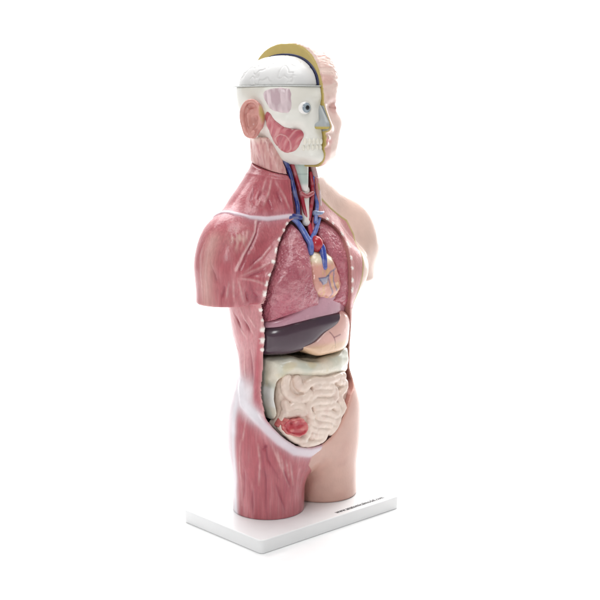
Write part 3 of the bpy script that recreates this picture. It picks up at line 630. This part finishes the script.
# teeth, one row of crowns in each jaw
def teeth(name, z0, zr, n0):
    pts = [(0.0038+i*.0062) for i in range(n0)]
    arc = []
    ys = np.linspace(-.09, .0, 500)
    for i in range(n0):
        a = math.radians(90-i*8.5-5); xx = -.043*math.cos(a)*1.08; yy0 = None
        col = head_outer(np.full(500, xx), ys, np.full(500, z0), False)+.004
        arc.append((xx, ys[np.argmax(col < 0)]))
    def f(x, y, z):
        d = 1e3
        for (a, b) in arc: d = np.minimum(d, ell(x, y, z, (a, b+.0002, z0), (.0031, .0030, zr)))
        return np.maximum(d, x+.0006)
    V, Q = nets(f, (-.06, -.09, z0-.012), (.002, .0, z0+.012), .0008); link(name, V, Q, srgb('ebe7da'), M['bone'], hd)
teeth('upper_teeth', .6625, .0058, 5); teeth('lower_teeth', .6515, .0054, 5)
# eye
def ball(name, c, r, fx, mat, parent, n=40):
    vs = []; fs = []
    for i in range(n+1):
        for j in range(n): t = math.pi*i/n; p = 2*math.pi*j/n; vs.append((c[0]+r*math.sin(t)*math.cos(p), c[1]+r*math.sin(t)*math.sin(p), c[2]+r*math.cos(t)))
    for i in range(n):
        for j in range(n): fs.append([i*n+j, (i+1)*n+j, (i+1)*n+(j+1) % n, i*n+(j+1) % n])
    V = np.array(vs); return link(name, V, fs, fx(V), M[mat], parent)
ec = np.array((-.0305, -.0555, .7195)); gd = np.array((-.16, -1, 0)); gd /= np.linalg.norm(gd)
def eyefx(V):
    u = (V-ec)/.0118; a = np.degrees(np.arccos(np.clip(u@gd, -1, 1))); C = np.tile(srgb('f3f1ee'), (len(V), 1))
    C = mix(C, '97a3ac', sstep(47, 43, a)); C = mix(C, '56697c', np.exp(-((a-43)/5)**2)*.7); C = mix(C, '15171c', sstep(22, 18, a)); return C
ball('eye', ec, .0118, eyefx, 'liver', hd, 64)
V, Q = nets(lambda x, y, z: smax(np.maximum(np.abs(dome(x, y, z)-.0019)-.0017, np.abs(x+.0002)-.0010), .7575-z, .0005), (-.003, -.08, .75), (.003, .14, .82), .0007)
link('brain_membrane', V, Q, srgb('262a55'), M['liver'], hd)
V, Q = nets(lambda x, y, z: smax(np.maximum(smin(cap(x, y, z, (0, -.064, .720), (0, -.0785, .690), .0050, .0105), cap(x, y, z, (0, -.076, .689), (-.009, -.067, .688), .0080, .0070), .006), x+.0006), .683-z, .002), (-.03, -.1, .67), (.003, -.04, .735), .0009)
link('nasal_cartilage', V, Q, mix(np.tile(srgb('a7acad'), (len(V), 1)), 'b8a552', sstep(.6885, .6865, V[:, 2])), M['bone'], hd)
# ear
def ear_f(x, y, z):
    # local frame of the right ear: plate facing the side, tilted back
    u = (y-.020)*.96+(z-.702)*.28; v = (z-.702)*.96-(y-.020)*.28; w = -(x+.073+.35*(y-.02))
    rim = 1e3
    import itertools
    pr = [(-.014, -.012), (-.015, .006), (-.010, .022), (.002, .029), (.014, .024), (.019, .010), (.016, -.006), (.008, -.020), (.000, -.030), (-.009, -.030), (-.012, -.018)]
    q_ = []
    for i in range(len(pr)-1):
        p0, p1, p2, p3 = [np.array(pr[min(max(j, 0), len(pr)-1)]) for j in (i-1, i, i+1, i+2)]
        for t in (0, .33, .66): q_.append(tuple(.5*((2*p1)+(p2-p0)*t+(2*p0-5*p1+4*p2-p3)*t*t+(3*p1-p0-3*p2+p3)*t**3)))
    pr = q_
    for i in range(len(pr)-1):
        a, b = pr[i], pr[i+1]; lift = .0125
        rim = np.minimum(rim, cap(u, v, w, (a[0], a[1], lift*min(1, .3+i/6)), (b[0], b[1], lift*min(1, .3+(i+1)/6)), .0034))
    plate = length(np.maximum(length((u-.001)/.018, (v+.002)/.030)-1, 0)*.018, np.maximum(np.abs(w-.002-.15*np.abs(u))-.0034, 0))-.0008
    anti = cap(u, v, w, (.004, .020, .007), (.009, .002, .0085), .0028); anti = np.minimum(anti, cap(u, v, w, (.009, .002, .0085), (.002, -.014, .008), .0030))
    trag = cap(u, v, w, (-.012, -.006, .004), (-.009, -.013, .005), .0042)
    lobe = ell(u, v, w, (-.003, -.027, .004), (.0095, .0085, .0045))
    d = smin(smin(rim, plate, .004), anti, .003); d = smin(d, trag, .003); d = smin(d, lobe, .005)
    d = smax(d, -ell(u, v, w, (-.003, -.006, .010), (.0080, .0120, .0085)), .003); return smax(d, -cap(u, v, w, (.011, .016, .009), (-.002, .022, .009), .0035), .003)
V, Q = nets(ear_f, (-.115, -.02, .655), (-.05, .065, .75), .0010)
x, y, z = V.T; C = np.tile(srgb('d4998f'), (len(V), 1)); C = mix(C, 'b56a66', sstep(.5, .8, noise(V, 160, 3))*.4)
C = mix(C, 'b9a25c', np.exp(-((y+.000-.28*(z-.702)*0)/.0024)**2)*(y < .004)*.9)

link('ear', V, Q, C, M['body'], hd)
# brain under the lifted-off skull cap, with the thin cut rim below it
V, Q = nets(lambda x, y, z: np.maximum(np.maximum(dome(x, y, z), x+.0006), .7572-z), (-.09, -.08, .75), (.01, .14, .82), HRES)
N = normals(V, Q); P = V+.012*np.stack([noise(V, 70, 1), noise(V, 70, 2), noise(V, 70, 3)], 1)
g = np.abs(noise(P, 95, 6)-.5); m = np.exp(-(g/.07)**2)*sstep(.35, .6, noise(V, 40, 9)); C = mix(np.tile(srgb('dddcdb'), (len(V), 1)), 'c4c0be', m*.35)
link('brain', V-N*(m*.0009)[:, None], Q, C, M['bone'], hd)
V, Q = nets(lambda x, y, z: smax(np.maximum(cranium(x, y, .752)+.0+np.abs(z)*0-.002-np.maximum(y-.10, 0)*.16, x+.0008), np.abs(z-.756)-.0011, .001), (-.10, -.08, .75), (.005, .15, .762), .0009)
link('skull_rim', V, Q, srgb('b9bbb8'), M['bone'], hd)

# ------------------------------------------------------------------ organs
def organ(name, P, inset, k, col, mat, fx=None, back=.02, grow=0, h=HRES, parent=root, bulge=0):
    A = np.array(P); lo = (A[:, 0].min()-.012, -.118, A[:, 1].min()-.012); hi = (A[:, 0].max()+.012, back+.01, A[:, 1].max()+.012)
    V, Q = nets(organ_field(P, inset, k, back, grow, bulge), lo, hi, h); C = np.tile(srgb(col), (len(V), 1))
    if fx: V, C = fx(V, Q, C)
    return link(name, V, Q, C, M[mat], parent)
def fx_lung(V, Q, C):
    N = normals(V, Q); n = noise(V, 90, 3); C = mix(C, 'cf8f95', sstep(.45, .75, n)*.5); C = mix(C, 'a4505f', sstep(.4, .2, noise(V, 200, 5))*.5)
    z = V[:, 2]; C = mix(C, 'a94a60', sstep(.43, .37, z)*.5)
    return V+N*((noise(V, 120, 1)-.5)*.0016)[:, None], C
organ('right_lung', RLUNG, .006, .014, 'b26470', 'lung', fx_lung, bulge=.004)
organ('left_lung', LLUNG, .009, .010, 'b26470', 'lung', fx_lung, bulge=.003, grow=-.002)
organ('diaphragm', DIAPH, .013, .008, 'c08c9c', 'organ', None, .03, .003)
def fx_liver(V, Q, C): return V, mix(C, '3c2a3c', sstep(.4, .7, noise(V, 25, 3))*.4)
organ('liver', [(p[0]-.016*(p[0] < -.09), p[1]) for p in LIVER], .007, .020, '4a3642', 'liver', fx_liver, bulge=.002, grow=.001)
def fx_stom(V, Q, C):
    N = normals(V, Q)
    for L in STOMV: C = mix(C, '8a5560', np.exp(-(seg(V[:, [0, 2]], np.array(L)[:, [0, 2]])[0]/.0012)**2)*.8)
    C = mix(C, 'd8bc84', sstep(.312, .300, V[:, 2])*.5)
    return V, C
organ('stomach', STOM, .005, .012, 'e5b8ae', 'organ', fx_stom, bulge=.005)
def front_lines(V, Ls, w):
    m = np.zeros(len(V)); P2 = V[:, [0, 2]]
    for L in Ls:
        d, t = seg(P2, L); m = np.maximum(m, np.exp(-(d/w)**2))
    return m
def fx_colon(V, Q, C):
    N = normals(V, Q); x, y, z = V.T
    C = mix(C, 'bcc4b6', sstep(.4, .75, noise(V, 45, 2))*.6); d, _ = seg(V[:, [0, 2]], [(-.093, .232), (-.094, .205)]); C = mix(C, 'f2f2ee', np.exp(-(d/.004)**2)*.9); C = mix(C, 'd9c9a0', sstep(.6, .8, noise(V, 60, 5))*.5)  # the white vertical stripe is a highlight painted into the colour
    C = mix(C, 'd8c48e', sstep(-.098, -.104, x)*.5)
    h = (noise(V*np.array([.6, 1, 1.3]), 60, 8)-.5)*.005
    return V+N*h[:, None], C
organ('large_intestine', COLON, .0035, .020, 'e4dccb', 'organ', fx_colon, bulge=.002)
def small_intestine():
    paths = [curve(g, 3) for g in GUT]; P = closed(SMALL)
    r = .0086
    def f(x, y, z):
        p = poly2(x, z, P)-.0045-.050*x; o = body_outer(x, y, z)
        d = smax(smax(o+.0095, p, .010), y-.02, .01)
        for g in paths:
            e = 1e3
            for i in range(len(g)-1): e = np.minimum(e, cap(x, y, z, g[i], g[i+1], r))
            d = smin(d, e, .0015)
        return smax(smax(d, p-.001, .004), -(o+.03), .005)
    V, Q = nets(f, (-.135, -.105, .105), (.115, -.01, .275), .0013); x, y, z = V.T; N = normals(V, Q)
    C = np.tile(srgb('ecd8ca'), (len(V), 1)); C = mix(C, 'd6b9ad', sstep(.5, .75, noise(V, 70, 3))*.45); C = mix(C, 'ead9cc', sstep(.5, .8, noise(V, 130, 8))*.5)
    h = (noise(V, 180, 4)-.5)*.0012
    return link('small_intestine', V+N*h[:, None], Q, C, M['organ'], root)
small_intestine()
def fx_cec(V, Q, C):
    N = normals(V, Q); n = noise(V, 130, 2); C = mix(C, 'd8827c', sstep(.6, .85, n)*.7); C = mix(C, '98262f', sstep(.4, .2, n)*.8)
    P = V[:, [0, 2]]; a = np.array(CECUM); c = a.mean(0); d = -poly2(P[:, 0], P[:, 1], CECUM)
    return V+N*((n-.5)*.0035-sstep(.001, .008, d)*.004)[:, None], mix(C, 'd88a82', np.exp(-((d-.0015)/.0015)**2)*.6)
organ('cecum', CECUM, -.0072, .005, 'b9414a', 'organ', fx_cec, back=-.045, h=.0011, grow=.0015)

for L in STOMV: pass
def tube(name, pts, r, col, mat='vessel', parent=root, r2=None, fx=None, h=.0008):
    P = [np.array(p) for p in pts]; Q_ = []
    for i in range(len(P)-1):
        p0, p1, p2, p3 = P[max(i-1, 0)], P[i], P[i+1], P[min(i+2, len(P)-1)]
        for t in np.linspace(0, 1, 5)[:-1]: Q_.append(.5*((2*p1)+(p2-p0)*t+(2*p0-5*p1+4*p2-p3)*t*t+(3*p1-p0-3*p2+p3)*t**3))
    Q_.append(P[-1]); n = len(Q_)-1; r2 = r if r2 is None else r2
    def f(x, y, z):
        d = 1e3
        for i in range(n): d = np.minimum(d, cap(x, y, z, Q_[i], Q_[i+1], r+(r2-r)*i/n, r+(r2-r)*(i+1)/n))
        return d
    A = np.array(Q_); m = max(r, r2)+.003; V, F = nets(f, A.min(0)-m, A.max(0)+m, h, 3); C = np.tile(srgb(col), (len(V), 1))
    C = mix(C, 'ffffff', (noise(V, 160, 4)-.4)*.25)
    if fx: V, C = fx(V, F, C)
    return link(name, V, F, C, M[mat], parent)
def surf(L, dy): return [(p[0], p[1]+dy, p[2]) for p in L]
BL, LB, RD = '27357f', '5068b4', 'a8253a'
tube('trachea', surf(TRA, .001), .0072, 'e9e2dc', 'bone')
tube('jugular_vein', JUG_R, .0040, BL); tube('jugular_vein', surf(JUG_R2, .001)+[(-.0225, -.0290, .560), (-.0235, -.0330, .540)], .0024, LB)
tube('jugular_vein', [(.030, -.016, .596), (.0290, -.0205, .5707)]+JUG_L[2:], .0036, LB)
tube('carotid_artery', CAR_R, .0036, RD)
tube('carotid_artery', [(.026, -.012, .604), (.0240, -.0183, .585)]+CAR_L[2:], .0034, RD)
tube('neck_muscle', [(.031, -.008, .628), (.034, -.016, .60), (.0345, -.022, .575), (.030, -.030, .548)], .0050, 'c9b0b2', 'body')
tube('thyroid_gland', surf(THY, -.001), .0042, 'b65a60', 'organ')
V, Q = nets(lambda x, y, z: smax(cap(x, (y+.006)*1.0, z, (.004, .001, .632), (.0005, -.018, .579), .0175, .0065), -np.abs(x-.002)*0-.030-y, .004), (-.03, -.05, .57), (.035, .03, .65), .001)
C = np.tile(srgb('c3d3cb'), (len(V), 1)); C = mix(C, 'efece6', sstep(.0065, .012, np.abs(V[:, 0]-.002)+(V[:, 2]-.58)*-.12)); C = mix(C, '93aaa2', np.exp(-((V[:, 2]-.604)/.0012)**2)*.6); C = mix(C, 'f2eeea', sstep(.590, .582, V[:, 2]))
link('larynx', V, Q, C, M['bone'], root)
tube('subclavian_vein', SUB_R, .0052, BL); 
tube('subclavian_vein', [(.014, -.037, .535), (.026, -.037, .534), (.040, -.032, .536)], .0056, '8190b4', r2=.003)
# heart with its great vessels
def fx_heart(V, Q, C):
    x, y, z = V.T; N = normals(V, Q)
    C = mix(C, 'eadcc0', sstep(.445, .458, z)); C = mix(C, 'd08b84', sstep(.0, .015, x)*sstep(.440, .425, z)*.6*sstep(.4, .6, noise(V, 120, 2)))
    C = mix(C, 'd9b07a', sstep(.55, .7, noise(V*np.array([1, 1, .4]), 190, 6))*.6)
    for L in (HEARTV1, HEARTV2, HEARTV3): d, t = seg(V[:, [0, 2]], np.array(L)[:, [0, 2]]); C = mix(C, '6b6f94', np.exp(-(d/.0014)**2)*.8)
    P = np.array(AURIC)[:, [0, 2]]; s = poly2(x, z, P); C = mix(C, 'a9a8ba', sstep(.001, -.001, s)*.9); C = mix(C, '4c4f78', np.exp(-(s/.0012)**2)*.85)
    return V+N*((noise(V, 140, 2)-.5)*.002+sstep(.002, -.002, s)*.0016)[:, None], C
hrt = organ('heart', HEART, .007, .018, 'dba294', 'organ', fx_heart, h=.0011, grow=-.0005, bulge=.004)
tube('vena_cava', [(-.0365, -.033, .5284)]+BRA_R[1:]+[(-.019, -.060, .470)], .0046, LB, parent=hrt, r2=.0060)
tube('brachiocephalic_vein', BRA_L, .0042, LB, parent=hrt)
tube('carotid_artery', ART, .0040, 'c23046', parent=hrt); tube('subclavian_artery', ART2, .0034, 'c23046', parent=hrt)
V, Q = nets(lambda x, y, z: smin(ell(x, y, z, (-.0035, -.057, .483), (.0125, .0135, .0150)), cap(x, y, z, (-.002, -.052, .488), (.012, -.03, .47), .008), .006), (-.03, -.085, .45), (.03, -.01, .51), .001)
link('aorta', V, Q, mix(np.tile(srgb('b52a38'), (len(V), 1)), 'd8605a', sstep(.5, .8, noise(V, 90, 2))*.5), M['vessel'], hrt)
tube('pulmonary_artery', [(.002, -.060, .482)]+[tuple(np.array(p)+np.array((0, .0015, 0))) for p in PULM], .0062, '3448a0', parent=hrt)
# lettering printed along the front edge of the base
cu = bpy.data.curves.new('lettering', 'FONT'); cu.body = 'www.anatomicalmodel.com'; cu.size = .0150; cu.offset = .0002; cu.space_character = 1.0; cu.extrude = .0001; cu.resolution_u = 2
to = bpy.data.objects.new('lettering_source', cu); scene.collection.objects.link(to)
bpy.context.view_layer.update(); me = bpy.data.meshes.new_from_object(to); bpy.data.objects.remove(to)
xs = [v.co.x for v in me.vertices]; sc = .124/(max(xs)-min(xs))
for v in me.vertices: v.co.x = (v.co.x-min(xs))*sc+.004; v.co.y = v.co.y-.1065; v.co.z = v.co.z*.5+.0004
at = me.color_attributes.new('paint', 'FLOAT_COLOR', 'POINT'); at.data.foreach_set('color', [.10, .10, .105, 1]*len(me.vertices))
me.materials.clear(); me.materials.append(M['ink']); lt = bpy.data.objects.new('lettering', me); scene.collection.objects.link(lt); lt.parent = base
